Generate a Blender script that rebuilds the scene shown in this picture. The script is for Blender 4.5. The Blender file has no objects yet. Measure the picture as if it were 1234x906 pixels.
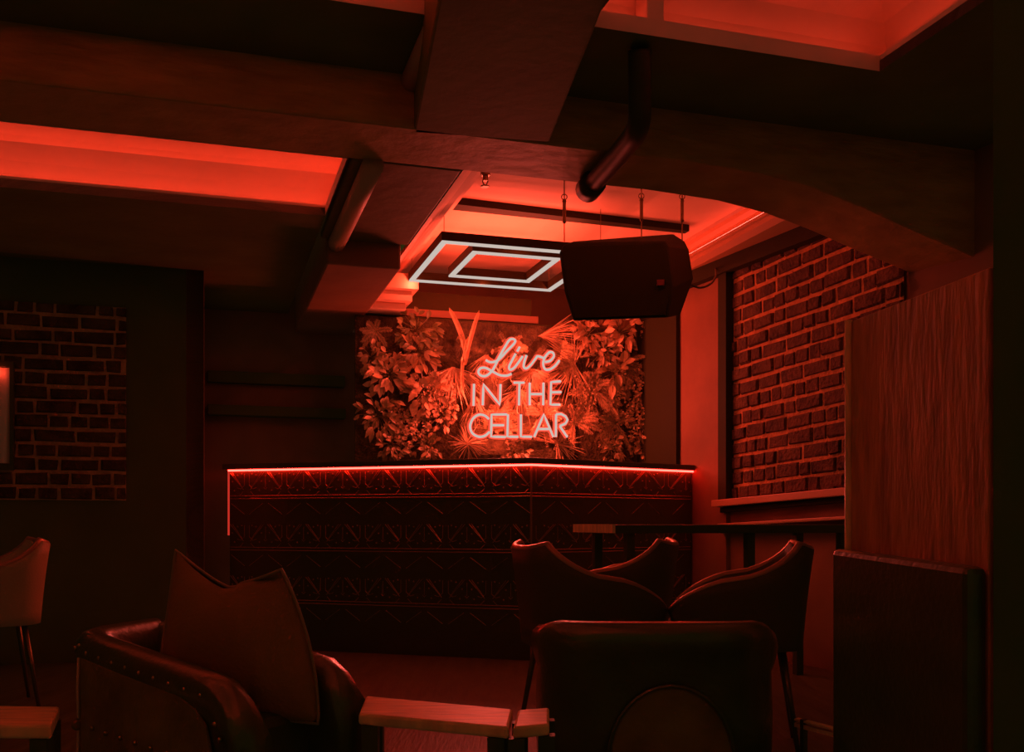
import bpy, bmesh, math, random
from mathutils import Vector, Matrix
R = random.Random(7)
sc = bpy.context.scene
COL = sc.collection
PI = math.pi
EYE, FPX, HX, HY = 0.80, 1200.0, 617.0, 630.0
TX, TY = 0.9563, 0.2925            # room axis running to the right
LX, LY = -0.2925, 0.9563           # room axis running away

def P(px, py, d): return Vector(((px-HX)/FPX*d, d, EYE+(HY-py)/FPX*d))
def UV(u, v, z): return Vector((TX*u+LX*v, TY*u+LY*v, z))
def onv(px, py, v):
    k = (px-HX)/FPX; d = v/(LX*k+LY); return P(px, py, d)
def onz(px, py, z):
    d = (z-EYE)*FPX/(HY-py); return P(px, py, d)

# ------------------------------------------------------------------ materials
def mat(name, col, rough=0.6, metal=0.0, bump=0.0, bscale=30.0, var=0.0, vscale=6.0, spec=0.5, coat=0.0, sheen=0.0, stretch=None):
    m = bpy.data.materials.new(name); m.use_nodes = True
    nt = m.node_tree; b = nt.nodes['Principled BSDF']; b.inputs['Coat Roughness'].default_value = .22
    b.inputs['Base Color'].default_value = (*col, 1); b.inputs['Roughness'].default_value = rough
    b.inputs['Metallic'].default_value = metal; b.inputs['Specular IOR Level'].default_value = spec
    b.inputs['Coat Weight'].default_value = coat
    if sheen: b.inputs['Sheen Weight'].default_value = sheen; b.inputs['Sheen Roughness'].default_value = 0.4
    tc = nt.nodes.new('ShaderNodeTexCoord'); vec = tc.outputs['Object']
    if stretch:
        mp = nt.nodes.new('ShaderNodeMapping'); mp.inputs['Scale'].default_value = stretch
        nt.links.new(vec, mp.inputs['Vector']); vec = mp.outputs['Vector']
    if var:
        n = nt.nodes.new('ShaderNodeTexNoise'); n.inputs['Scale'].default_value = vscale; n.inputs['Detail'].default_value = 5
        nt.links.new(vec, n.inputs['Vector'])
        r = nt.nodes.new('ShaderNodeValToRGB')
        r.color_ramp.elements[0].position = .3; r.color_ramp.elements[1].position = .7
        r.color_ramp.elements[0].color = (*[c*(1-var) for c in col], 1)
        r.color_ramp.elements[1].color = (*[min(1, c*(1+var)) for c in col], 1)
        nt.links.new(n.outputs['Fac'], r.inputs['Fac']); nt.links.new(r.outputs['Color'], b.inputs['Base Color'])
    if bump:
        n = nt.nodes.new('ShaderNodeTexNoise'); n.inputs['Scale'].default_value = bscale; n.inputs['Detail'].default_value = 6
        nt.links.new(vec, n.inputs['Vector'])
        bp = nt.nodes.new('ShaderNodeBump'); bp.inputs['Strength'].default_value = bump; bp.inputs['Distance'].default_value = .02
        nt.links.new(n.outputs['Fac'], bp.inputs['Height']); nt.links.new(bp.outputs['Normal'], b.inputs['Normal'])
    return m
def emis(name, col, s):
    m = bpy.data.materials.new(name); m.use_nodes = True
    nt = m.node_tree; nt.nodes.clear()
    e = nt.nodes.new('ShaderNodeEmission'); e.inputs['Color'].default_value = (*col, 1); e.inputs['Strength'].default_value = s
    o = nt.nodes.new('ShaderNodeOutputMaterial'); nt.links.new(e.outputs[0], o.inputs['Surface'])
    return m
RED = (1.0, 0.098, 0.068)
M = dict(
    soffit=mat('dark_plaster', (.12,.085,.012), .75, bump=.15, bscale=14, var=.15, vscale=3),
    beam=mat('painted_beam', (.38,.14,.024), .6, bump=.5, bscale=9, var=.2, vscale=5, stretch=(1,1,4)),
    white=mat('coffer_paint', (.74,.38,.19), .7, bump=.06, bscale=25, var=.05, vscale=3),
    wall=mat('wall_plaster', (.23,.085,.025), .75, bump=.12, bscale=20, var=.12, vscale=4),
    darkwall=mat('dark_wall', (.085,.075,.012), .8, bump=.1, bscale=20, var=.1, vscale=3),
    floor=mat('floor_boards', (.07,.05,.012), .45, bump=.2, bscale=12, var=.3, vscale=5, stretch=(6,.6,1)),
    trim=mat('trim_paint', (.5,.2,.07), .5, bump=.05, bscale=30),
    brick=mat('old_brick', (.085,.035,.009), .85, bump=.9, bscale=45, var=.55, vscale=8),
    mortar=mat('mortar', (.50,.19,.05), .9, bump=.7, bscale=60, var=.25, vscale=20),
    wood=mat('worn_board', (.52,.13,.026), .5, bump=.35, bscale=10, var=.3, vscale=5, stretch=(5,5,1)),
    tablewood=mat('table_wood', (.8,.3,.08), .4, bump=.15, bscale=12, var=.25, vscale=4, stretch=(2,10,2)),
    darkwood=mat('dark_wood', (.06,.05,.01), .45, bump=.1, bscale=20),
    leather=mat('dark_leather', (.055,.048,.008), .30, bump=.15, bscale=60, var=.2, vscale=8, spec=1.0, coat=.9),
    leather_back=mat('armchair_side_hide', (.17,.075,.012), .55, bump=.4, bscale=25, var=.35, vscale=6),
    velvet=mat('cushion_velvet', (.24,.085,.014), .85, bump=.25, bscale=90, var=.1),
    chairfab=mat('chair_upholstery', (.075,.045,.009), .6, bump=.15, bscale=120),
    black=mat('black_paint', (.028,.026,.005), .7, spec=.15, bump=.05, bscale=60),
    grille=mat('speaker_grille', (.03,.028,.005), .9, spec=.1, bump=.4, bscale=300),
    metal=mat('dark_metal', (.2,.16,.06), .35, metal=.8),
    brass=mat('aged_brass', (.65,.5,.3), .3, metal=1),
    tin=mat('pressed_tin', (.075,.06,.012), .32, metal=.35, bump=.12, bscale=30),
    tinridge=mat('tin_relief', (.34,.18,.06), .28, metal=.6),
    rubber=mat('cable_rubber', (.05,.04,.01), .5),
    leafA=mat('leaf_broad', (.42,.24,.08), .45, var=.3, vscale=12),
    leafB=mat('leaf_pale', (.68,.38,.15), .5, var=.25, vscale=14),
    leafC=mat('leaf_dark', (.26,.19,.05), .4, var=.3, vscale=12),
    pipingm=mat('glossy_piping', (.5,.2,.08), .35, metal=.6),
    chairlight=mat('pale_upholstery', (.40,.17,.05), .6, bump=.15, bscale=120),  # chair upholstery lightened, painting in the light on the left chair
    velvet2=mat('cushion_piping', (.26,.12,.03), .6),
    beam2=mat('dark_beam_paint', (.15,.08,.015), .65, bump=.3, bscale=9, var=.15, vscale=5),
    badgem=mat('badge_plate', (.16,.03,.015), .5),
    moss=mat('moss_backing', (.10,.06,.015), .95, bump=1, bscale=50, var=.5, vscale=20),
    core=emis('neon_core', (.60,.50,.44), 1.0),
    halo=emis('neon_jacket', (1,.085,.045), 1.1),
    led=emis('led_line', (1,.018,.0125), 28.0),
    cove=emis('cove_led', RED, 12.0),
    cove_dim=emis('cove_led_dim', RED, 5.5),
    cove_top=emis('cove_led_top', RED, 17.0),
    cove_mid=emis('cove_led_mid', RED, 9.0),
    badge=emis('badge_led', RED, .12),
)

# ------------------------------------------------------------------ mesh helpers
class MB:
    def __init__(s): s.v = []; s.f = []; s.m = []
    def add(s, vs, fs, mi=0):
        n = len(s.v); s.v += [tuple(p) for p in vs]; s.f += [tuple(i+n for i in f) for f in fs]; s.m += [mi]*len(fs)
    def quad(s, a, b, c, d, mi=0): s.add([a,b,c,d], [(0,1,2,3)], mi)
    def hexa(s, p, mi=0):          # p: 4 bottom, 4 top
        s.add(p, [(3,2,1,0),(4,5,6,7),(0,1,5,4),(1,2,6,5),(2,3,7,6),(3,0,4,7)], mi)
    def ubox(s, u0, u1, v0, v1, z0, z1, mi=0):
        s.hexa([UV(u0,v0,z0),UV(u1,v0,z0),UV(u1,v1,z0),UV(u0,v1,z0),UV(u0,v0,z1),UV(u1,v0,z1),UV(u1,v1,z1),UV(u0,v1,z1)], mi)
    def box(s, x0, x1, y0, y1, z0, z1, mi=0):
        s.hexa([Vector(q) for q in ((x0,y0,z0),(x1,y0,z0),(x1,y1,z0),(x0,y1,z0),(x0,y0,z1),(x1,y0,z1),(x1,y1,z1),(x0,y1,z1))], mi)
    def tube(s, pts, r, n=8, mi=0, r2=None, closed=False):
        pts = [Vector(p) for p in pts]; k = len(pts)
        vs = []; prev = None
        for i, p in enumerate(pts):
            if closed: t = pts[(i+1) % k]-pts[i-1]
            else: t = (pts[min(i+1,k-1)]-pts[max(i-1,0)])
            t.normalize()
            if prev is None:
                a = Vector((0,0,1)) if abs(t.z) < .9 else Vector((1,0,0)); x = t.cross(a).normalized()
            else:
                x = (prev - t*prev.dot(t)).normalized()
            prev = x; y = t.cross(x)
            rr = r if r2 is None else r+(r2-r)*i/(k-1)
            vs += [p+(x*math.cos(2*PI*j/n)+y*math.sin(2*PI*j/n))*rr for j in range(n)]
        fs = []
        for i in range(k if closed else k-1):
            for j in range(n):
                a, b = i*n+j, i*n+(j+1) % n; c, d = ((i+1) % k)*n+(j+1) % n, ((i+1) % k)*n+j
                fs.append((a,b,c,d))
        if not closed: fs += [tuple(range(n))[::-1], tuple(range((k-1)*n, k*n))]
        s.add(vs, fs, mi)
    def ball(s, c, r, n=8, mi=0, sc_=(1,1,1)):
        c = Vector(c); vs = [c+Vector((0,0,-r*sc_[2]))]; m = n//2
        for i in range(1, m):
            th = PI*i/m
            for j in range(n):
                ph = 2*PI*j/n
                vs.append(c+Vector((r*math.sin(th)*math.cos(ph)*sc_[0], r*math.sin(th)*math.sin(ph)*sc_[1], -r*math.cos(th)*sc_[2])))
        vs.append(c+Vector((0,0,r*sc_[2]))); fs = []
        for j in range(n): fs.append((0, 1+(j+1) % n, 1+j))
        for i in range(m-2):
            for j in range(n): fs.append((1+i*n+j, 1+i*n+(j+1) % n, 1+(i+1)*n+(j+1) % n, 1+(i+1)*n+j))
        for j in range(n): fs.append((len(vs)-1, 1+(m-2)*n+j, 1+(m-2)*n+(j+1) % n))
        s.add(vs, fs, mi)
    def prism(s, poly, off, mi=0):  # poly: list of vectors, extruded by off
        n = len(poly); off = Vector(off)
        s.add([Vector(p) for p in poly]+[Vector(p)+off for p in poly],
              [tuple(range(n))[::-1], tuple(range(n,2*n))]+[(i,(i+1)%n,n+(i+1)%n,n+i) for i in range(n)], mi)
    def build(s, name, mats, parent=None, smooth=False, bevel=0.0, subsurf=0, merge=False):
        me = bpy.data.meshes.new(name); 
        if not isinstance(mats, (list, tuple)): mats = [mats]
        base = parent.location.copy() if (parent is not None and parent.type == 'EMPTY') else Vector((0,0,0))
        if parent is not None and parent.type != 'EMPTY' and parent.parent is not None: base = parent.parent.location.copy()
        own = Vector((0,0,0))
        if parent is None and s.v:
            xs = [p[0] for p in s.v]; ys = [p[1] for p in s.v]; zs = [p[2] for p in s.v]
            own = Vector(((min(xs)+max(xs))/2, (min(ys)+max(ys))/2, min(zs)))
        if getattr(s, 'local', False): base = Vector((0,0,0)); own = Vector((0,0,0))
        me.from_pydata([tuple(Vector(p)-base-own) for p in s.v], [], s.f)
        for m in mats: me.materials.append(m)
        me.polygons.foreach_set('material_index', s.m)
        bm = bmesh.new(); bm.from_mesh(me)
        if merge: bmesh.ops.remove_doubles(bm, verts=bm.verts, dist=1e-4)
        bmesh.ops.recalc_face_normals(bm, faces=bm.faces)
        bm.to_mesh(me); bm.free()
        if smooth: me.polygons.foreach_set('use_smooth', [True]*len(me.polygons))
        o = bpy.data.objects.new(name, me); COL.objects.link(o)
        if parent is not None: o.parent = parent
        else: o.location = own
        if bevel:
            b = o.modifiers.new('bevel', 'BEVEL'); b.width = bevel; b.segments = 2; b.limit_method = 'ANGLE'
        if subsurf:
            b = o.modifiers.new('sub', 'SUBSURF'); b.levels = subsurf; b.render_levels = subsurf
        return o
def L():  # a builder in the thing's own coordinates
    m = MB(); m.local = True; return m
def empty(name, loc, rz=0):
    o = bpy.data.objects.new(name, None); COL.objects.link(o); o.location = loc; o.rotation_euler = (0,0,rz); o.empty_display_size = .1
    return o
def tag(o, label=None, cat=None, group=None, kind=None):
    if label: o['label'] = label
    if cat: o['category'] = cat
    if group: o['group'] = group
    if kind: o['kind'] = kind
    return o
def struct(name, mb, m, **k): return tag(mb.build(name, m, **k), kind='structure')
def smoothpath(pts, n=6):
    pts = [Vector(p) for p in pts]; out = []
    for i in range(len(pts)-1):
        p0 = pts[max(i-1,0)]; p1 = pts[i]; p2 = pts[i+1]; p3 = pts[min(i+2,len(pts)-1)]
        for k in range(n):
            t = k/n
            out.append(.5*((2*p1)+(p2-p0)*t+(2*p0-5*p1+4*p2-p3)*t*t+(3*p1-p0-3*p2+p3)*t**3))
    out.append(pts[-1]); return out

# ------------------------------------------------------------------ room shell
b = MB(); b.ubox(-4.5, 4.6, -.5, 7.6, -.1, 0); struct('floor', b, M['floor'])

# main ceiling: soffits, beams
b = MB()
b.ubox(-4.5, .55, 4.92, 7.5, 2.3, 2.34)          # soffit left, beyond the first coffer
b.ubox(-4.5, -2.0, 4.12, 4.92, 2.3, 2.34)
b.ubox(-4.5, 1.25, 3.272, 3.73, 2.5, 2.54); b.ubox(1.25, 4.6, 3.182, 3.73, 2.5, 2.54)          # soffit in front of cross beam
b.ubox(.70, 1.25, -.5, 3.272, 2.5, 2.54)
b.ubox(2.42, 4.6, -.5, 3.182, 2.5, 2.54)
b.ubox(-4.5, -2.2, -.5, 3.272, 2.5, 2.54)
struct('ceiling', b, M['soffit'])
# white panels above each recess are made with the coffers below
def coffer(name, u0, u1, v0, v1, prof, m):
    b = MB(); rings = []
    for off, z in prof: rings.append([UV(u0-off,v0-off,z),UV(u1+off,v0-off,z),UV(u1+off,v1+off,z),UV(u0-off,v1+off,z)])
    for a, c in zip(rings, rings[1:]):
        for i in range(4): b.quad(a[i], a[(i+1)%4], c[(i+1)%4], c[i])
    b.quad(*rings[-1])
    return struct(name, b, m)
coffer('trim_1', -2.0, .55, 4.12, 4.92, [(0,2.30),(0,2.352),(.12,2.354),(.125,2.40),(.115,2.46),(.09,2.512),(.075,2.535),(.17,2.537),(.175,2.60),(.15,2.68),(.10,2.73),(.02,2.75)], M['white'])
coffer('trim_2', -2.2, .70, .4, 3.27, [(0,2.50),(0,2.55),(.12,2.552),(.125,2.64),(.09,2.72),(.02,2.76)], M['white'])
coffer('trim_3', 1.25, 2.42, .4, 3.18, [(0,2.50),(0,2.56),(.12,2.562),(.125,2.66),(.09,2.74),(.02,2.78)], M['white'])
# far bay ceiling above the sign
b = MB()
b.quad(UV(1.3,4.0,2.62), UV(3.5,4.0,2.62), UV(3.5,7.35,2.62), UV(1.3,7.35,2.62))
cov = [(1.04,2.30),(1.04,2.325),(1.10,2.36),(1.13,2.42),(1.2,2.47),(1.235,2.475),(1.25,2.50),(1.262,2.56),(1.33,2.575),(1.345,2.62)]
for a, c in zip(cov, cov[1:]): b.quad(UV(a[0],4.0,a[1]), UV(a[0],7.35,a[1]), UV(c[0],7.35,c[1]), UV(c[0],4.0,c[1]))
struct('trim_4', b, M['white'])
b = MB()   # cornice along the right wall
cor = [(3.4,2.44),(2.99,2.44),(2.955,2.465),(2.955,2.49),(2.94,2.495),(2.94,2.515),(3.04,2.517),(3.045,2.555),(3.0,2.575),(2.985,2.60),(2.95,2.605),(2.94,2.62)]
for a, c in zip(cor, cor[1:]): b.quad(UV(a[0],4.1,a[1]), UV(a[0],7.35,a[1]), UV(c[0],7.35,c[1]), UV(c[0],4.1,c[1]))
struct('trim_5', b, M['trim'])
# cross beam with the haunch that drops towards the right
prof = [(-4.5,2.3),(1.9,2.3),(2.25,2.285),(2.5,2.25),(2.75,2.19),(3.0,2.115),(3.24,2.05),(3.48,1.975),(3.6,1.93),(4.6,1.9)]
b = MB()
for a, c in zip(prof, prof[1:]):
    for v0, v1 in ((3.73,4.12),):
        b.hexa([UV(a[0],v0,a[1]+.0),UV(c[0],v0,c[1]),UV(c[0],v1,c[1]),UV(a[0],v1,a[1]),UV(a[0],v0,2.95),UV(c[0],v0,2.95),UV(c[0],v1,2.95),UV(a[0],v1,2.95)])
struct('trim_6', b, M['beam'], merge=True, bevel=.012)
# lengthwise beam: high part near, lower part beyond
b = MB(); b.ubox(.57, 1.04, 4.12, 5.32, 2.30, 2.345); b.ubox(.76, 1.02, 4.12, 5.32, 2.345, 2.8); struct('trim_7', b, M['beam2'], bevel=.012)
b = MB(); b.ubox(.60, 1.0, 5.32, 7.35, 2.17, 2.8); struct('trim_8', b, M['wall'], bevel=.012)
# oblique box added to stand in for a shadow-edged band on the foreground ceiling
b = MB()
q = [onz(540,-60,2.3), onz(755,-60,2.3), onz(662,172,2.3), onz(498,160,2.3)]
b.hexa(q+[p+Vector((0,0,.3)) for p in q]); struct('trim_9', b, M['soffit'], bevel=.01)
b = MB(); b.tube([UV(.655,v,2.28) for v in (4.10,4.6,5.1,5.34)], .045, 14); 
tag(b.build('ceiling_pipe', M['trim'], smooth=True), 'round pale pipe along the left edge of the middle ceiling beam', 'pipe', 'pipes along the beams')
b = MB(); b.tube([UV(.74,v,2.475) for v in (2.0,2.6,3.2,3.72)], .042, 14)
tag(b.build('ceiling_pipe', M['trim'], smooth=True), 'round pipe beside the top-left ceiling recess, nearest the camera', 'pipe', 'pipes along the beams')
# dropped pipe with an open end
b = MB(); pts = smoothpath([P(771,60,3.55), P(771,112,3.6), P(769,152,3.66), P(752,178,3.85), P(712,224,4.3)], 6)
b.tube(pts, .042, 16); b.tube([P(716,219,4.25), P(708,229,4.36)], .055, 16)
tag(b.build('drain_pipe', M['rubber'], smooth=True), 'dark bent pipe dropping below the cross beam with a collar at its end', 'pipe')

# walls
b = MB(); b.ubox(-.02, 3.6, 7.3, 7.42, 0, 2.7); b.ubox(-.12, -.02, 6.2, 7.42, 0, 2.7); struct('wall_back', b, M['wall'])
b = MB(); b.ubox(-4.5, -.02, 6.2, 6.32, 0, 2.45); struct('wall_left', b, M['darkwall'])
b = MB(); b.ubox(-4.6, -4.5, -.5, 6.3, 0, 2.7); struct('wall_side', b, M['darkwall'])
def rw(v): return 3.1+(5.56-v)*.12          # the right wall's face
b = MB()
b.hexa([UV(rw(7.35),7.35,0),UV(rw(5.56),5.56,0),UV(3.6,5.56,0),UV(3.6,7.35,0),UV(rw(7.35),7.35,2.7),UV(rw(5.56),5.56,2.7),UV(3.6,5.56,2.7),UV(3.6,7.35,2.7)])
b.hexa([UV(rw(5.56)+.03,5.56,0),UV(rw(4.15)+.03,4.15,0),UV(3.7,4.15,0),UV(3.7,5.56,0),UV(rw(5.56)+.03,5.56,2.7),UV(rw(4.15)+.03,4.15,2.7),UV(3.7,4.15,2.7),UV(3.7,5.56,2.7)])
b.hexa([UV(rw(4.15)+.03,4.15,0),UV(rw(3.2)+.03,3.2,0),UV(3.8,3.2,0),UV(3.8,4.15,0),UV(rw(4.15)+.03,4.15,2.7),UV(rw(3.2)+.03,3.2,2.7),UV(3.8,3.2,2.7),UV(3.8,4.15,2.7)])
b.ubox(3.8, 3.9, 1.0, 3.2, 0, 2.7)
struct('wall_right', b, M['wall'])
# far right near column, black
b = MB(); b.prism([P(1200,0,2.0)*1, P(1500,0,2.0)*1, P(1500,0,3.4), P(1226,0,2.6)], (0,0,.01))
b = MB(); q = [P(1197,630,2.02), P(1700,630,2.0), P(1700,630,2.7), P(1215,630,2.5)]
q = [Vector((p.x,p.y,0)) for p in q]; b.prism(q, (0,0,2.5)); struct('wall_column', b, M['darkwall'])

# brick faces (real bricks with rough edges on a mortar bed)
def brick_face(name, org, du, dn, W, H, course, tilt, label_kind='structure', seed=1, zfun=None):
    """org: lower left corner, du: unit vector along the face, dn: unit normal towards the room"""
    rr = random.Random(seed); b = MB(); up = Vector((0,0,1))
    th = .012
    b.quad(org, org+du*W, org+du*W+up*H, org+up*H, 1)
    n = int((H+abs(tilt)*W)/course)+3
    for r in range(-2, n):
        x = -rr.random()*.2; hdr = r % 2
        while x < W:
            w = (.105 if rr.random() < .45 else .205)*rr.uniform(.85,1.12); hdr += 1
            x0, x1 = max(x+.008,0), min(x+w-.008, W); x += w
            if x1-x0 < .015: continue
            zl = r*course+.008+tilt*x0; zr = r*course+.008+tilt*x1; hh = course-.018+rr.uniform(-.006,.004)
            if min(zl,zr) < 0 or max(zl,zr)+hh > H: 
                if min(zl,zr)+hh < .02 or max(zl,zr) > H-.02: continue
                zl = max(zl,0); zr = max(zr,0); 
            tl = min(zl+hh,H); tr = min(zr+hh,H)
            if tl-zl < .01 or tr-zr < .01: continue
            t = th*rr.uniform(.5,1.7); j = lambda: rr.uniform(-.004,.004)
            c = [(x0,zl),(x1,zr),(x1,tr),(x0,tl)]
            outer = [org+du*(a+j())+up*(z+j())+dn*.0005 for a, z in c]
            cx = (x0+x1)/2; cz = (zl+tr)/2
            inner = [org+du*(cx+(a-cx)*.9+j())+up*(cz+(z-cz)*.82+j())+dn*(t+j()*.5) for a, z in c]
            b.add(outer+inner, [(4,5,6,7),(0,1,5,4),(1,2,6,5),(2,3,7,6),(3,0,4,7)], 0)
    o = b.build(name, [M['brick'], M['mortar']]); return tag(o, kind='structure')
A = UV(rw(5.50)+.012, 5.50, .94); B_ = UV(rw(4.13)+.012, 4.13, .94)
du = (B_-A); W = du.length; du.normalize(); dn = Vector((-du.y, du.x, 0)); 
if dn.dot(Vector((-1,0,0))) < 0: dn = -dn
brick_face('wall_brick_right', A, du, dn, W, 1.62, .0905, .048, seed=5)
A2 = onv(-70, 603, 6.2-.004); B2 = onv(152, 603, 6.2-.004); A2.z = B2.z = .93
du2 = (B2-A2); W2 = du2.length; du2.normalize()
brick_face('wall_brick_left', A2, du2, Vector((du2.y,-du2.x,0)), W2, 1.12, .0815, 0, seed=9)
# frame round the right brickwork: upright, sill, lower panel, ledge rail
b = MB(); q0 = rw(5.56)
b.hexa([UV(q0-.035,5.50,.9),UV(q0-.035,5.60,.9),UV(q0+.08,5.60,.9),UV(q0+.08,5.50,.9),UV(q0-.035,5.50,2.46),UV(q0-.035,5.60,2.46),UV(q0+.08,5.60,2.46),UV(q0+.08,5.50,2.46)])
struct('trim_10', b, M['black'])
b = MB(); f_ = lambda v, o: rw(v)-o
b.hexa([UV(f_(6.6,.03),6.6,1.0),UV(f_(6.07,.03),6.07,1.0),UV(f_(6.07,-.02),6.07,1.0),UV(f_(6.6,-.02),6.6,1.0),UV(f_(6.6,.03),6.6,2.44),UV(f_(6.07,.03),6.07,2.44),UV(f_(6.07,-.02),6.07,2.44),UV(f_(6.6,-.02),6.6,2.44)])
struct('trim_20', b, M['black'])  # dark panel standing in for the soft shadow band on this wall
b = MB()
b.hexa([UV(f_(6.6,.06),6.6,2.35),UV(f_(4.12,.06),4.12,2.35),UV(f_(4.12,-.02),4.12,2.35),UV(f_(6.6,-.02),6.6,2.35),UV(f_(6.6,.06),6.6,2.44),UV(f_(4.12,.06),4.12,2.44),UV(f_(4.12,-.02),4.12,2.44),UV(f_(6.6,-.02),6.6,2.44)])
struct('trim_21', b, M['black'])  # black strip in place of the shade beneath the cornice
def wallpt(px, py, off=0):     # point on the right wall under a pixel
    k = (px-HX)/FPX
    d = (3.1+.12*5.56-off)/((TX*k+TY)+.12*(LX*k+LY)); return P(px, py, d)
def rail(name, a, c, h, dep, m, ext=0):
    p0, p1 = wallpt(*a), wallpt(*c); n = Vector((-(p1-p0).y,(p1-p0).x,0)).normalized()
    if n.x > 0: n = -n
    b = MB(); e = (p1-p0)*ext; p1 = p1+e; p0i = p0-n*.02; p1i = p1-n*.02
    dz = Vector((0,0,-h)); b.hexa([p0i+dz, p1i+dz, p1+n*dep+dz, p0+n*dep+dz, p0i, p1i, p1+n*dep, p0+n*dep])
    return struct(name, b, m, bevel=.004)
rail('trim_11', (868,603), (1023,588), .042, .07, M['trim'], .35)
rail('trim_12', (872,631), (1023,622), .018, .05, M['trim'], .35)
rail('trim_13', (872,612), (1023,598), .03, .03, M['black'], .35)
rail('trim_14', (872,640), (1023,632), .014, .04, M['trim'], .35)
# faint mouldings on the wall left of the planting
b = MB(); b.ubox(.0, .95, 7.22, 7.3, 1.78, 1.86); struct('trim_15', b, M['darkwall'], bevel=.006)
b = MB(); b.ubox(.0, .95, 7.18, 7.3, 1.55, 1.62); struct('trim_16', b, M['darkwall'], bevel=.006)
# bulkhead steps and header above the planting
b = MB()
b.ubox(1.0, 1.30, 6.30, 7.3, 2.30, 2.40); b.ubox(1.0, 1.27, 6.36, 7.3, 2.235, 2.30); b.ubox(1.0, 1.24, 6.42, 7.3, 2.19, 2.235)
struct('trim_17', b, M['white'], bevel=.004)
b = MB(); b.ubox(1.30, 2.22, 6.78, 6.9, 2.24, 2.40); struct('trim_18', b, M['darkwall'], bevel=.004)
b = MB(); b.ubox(1.28, 2.22, 6.62, 6.92, 2.195, 2.245); struct('trim_19', b, M['trim'], bevel=.004)
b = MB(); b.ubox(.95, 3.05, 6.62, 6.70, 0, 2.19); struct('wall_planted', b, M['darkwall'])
# dark bar under the far ceiling
b = MB(); p0 = onz(527,243,2.60); p1 = onz(828,276,2.60)
n = Vector((-(p1-p0).y,(p1-p0).x,0)).normalized()*.055
b.hexa([p0-n+Vector((0,0,-.02)),p1-n*.5+Vector((0,0,-.02)),p1+n*.5+Vector((0,0,-.02)),p0+n+Vector((0,0,-.02)),p0-n+Vector((0,0,.019)),p1-n*.5+Vector((0,0,.019)),p1+n*.5+Vector((0,0,.019)),p0+n+Vector((0,0,.019))])
tag(b.build('ceiling_rail', M['black']), 'flat black rail fixed across the bright ceiling above the square light', 'rail')
# pale upright block in the top right recess
b = MB(); b.ubox(1.47, 1.535, 3.19, 3.29, 2.555, 2.70)
tag(b.build('ceiling_block', M['white'], bevel=.004), 'pale upright block fixed in the top right ceiling recess', 'fitting')

# window at the left edge with a drawn curtain and an added point light in front
w0 = onv(-60, 443, 6.19); w1 = onv(13, 443, 6.19); w2 = onv(13, 560, 6.19)
zt, zb = w1.z, w2.z
wd = (w1-w0); wd.z = 0; wd.normalize(); wn = Vector((wd.y,-wd.x,0))
b = MB()
W_ = (w1-w0).length
def wp(s, z, o): return Vector((w0.x,w0.y,0))+wd*s+wn*o+Vector((0,0,z))
b.quad(wp(0,zb,.012), wp(W_,zb,.012), wp(W_,zt,.012), wp(0,zt,.012))
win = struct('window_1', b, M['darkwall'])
b = MB()
for s0, s1, z0, z1 in ((-.03,0,zb-.03,zt+.03),(W_,W_+.02,zb-.03,zt+.03),(0,W_,zt,zt+.03),(0,W_,zb-.03,zb)):
    b.hexa([wp(s0,z0,0),wp(s1,z0,0),wp(s1,z0,.04),wp(s0,z0,.04),wp(s0,z1,0),wp(s1,z1,0),wp(s1,z1,.04),wp(s0,z1,.04)])
f = b.build('window_frame', M['darkwood']); f.parent = win; f.location = f.location-win.location
b = MB(); n = 26; rows = 14
vs = []
for i in range(rows+1):
    t = i/rows; z = zt-.004-(zt-zb-.01)*t
    for j in range(n+1):
        s = j/n; pull = .035*math.sin(s*30+t*6)*(.2+.8*t)
        o = .014+.012*(1+math.sin(s*34+2.5*t))*(.3+t*.7)
        vs.append(wp(W_*(s*(1-.0*t)), z, o))
b.add(vs, [(i*(n+1)+j, i*(n+1)+j+1, (i+1)*(n+1)+j+1, (i+1)*(n+1)+j) for i in range(rows) for j in range(n)])
tag(b.build('curtain', M['white'], smooth=True), 'pale gathered curtain in the small window at the left edge', 'curtain')

# ------------------------------------------------------------------ bar counter
CZ = 1.1375
c0 = P(277, 0, 6.43); c1 = P(640, 0, 5.79); c2 = P(833, 0, 6.55)
for c in (c0, c1, c2): c.z = 0
def inward(a, c):
    t = (c-a).normalized(); return Vector((-t.y, t.x, 0))
nl, nr = inward(c0, c1), inward(c1, c2)
bar = empty('bar_counter', (c0+c1+c2)/3)
tag(bar, 'long angled bar counter faced in pressed tin with a glowing red edge', 'bar counter')
bk0 = c0+nl*.25+(c1-c0).normalized()*.0; bk1 = c1+(nl+nr).normalized()*.40; bk2 = c2+nr*.1+(c1-c2).normalized()*.05
bk2 = c2+Vector((LX,LY,0))*.35+Vector((-.02,0,0))
b = MB()
b.prism([c0+Vector((.01,.02,0)), c1+Vector((0,.02,0)), c2+Vector((-.01,.02,0)), bk2, bk1, bk0], (0,0,CZ-.02))
b.build('counter_body', M['darkwood'], bar)
b = MB()
ov = .035
t0 = c0-nl*ov-(c1-c0).normalized()*ov; t1 = c1-(nl+nr).normalized()*ov; t2 = c2-nr*ov
poly = [t0, t1, t2, bk2, bk1, bk0-(c1-c0).normalized()*ov]
b.prism([p+Vector((0,0,CZ+.006)) for p in poly], (0,0,.035)); b.build('worktop', M['darkwood'], bar, bevel=.004)
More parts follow.
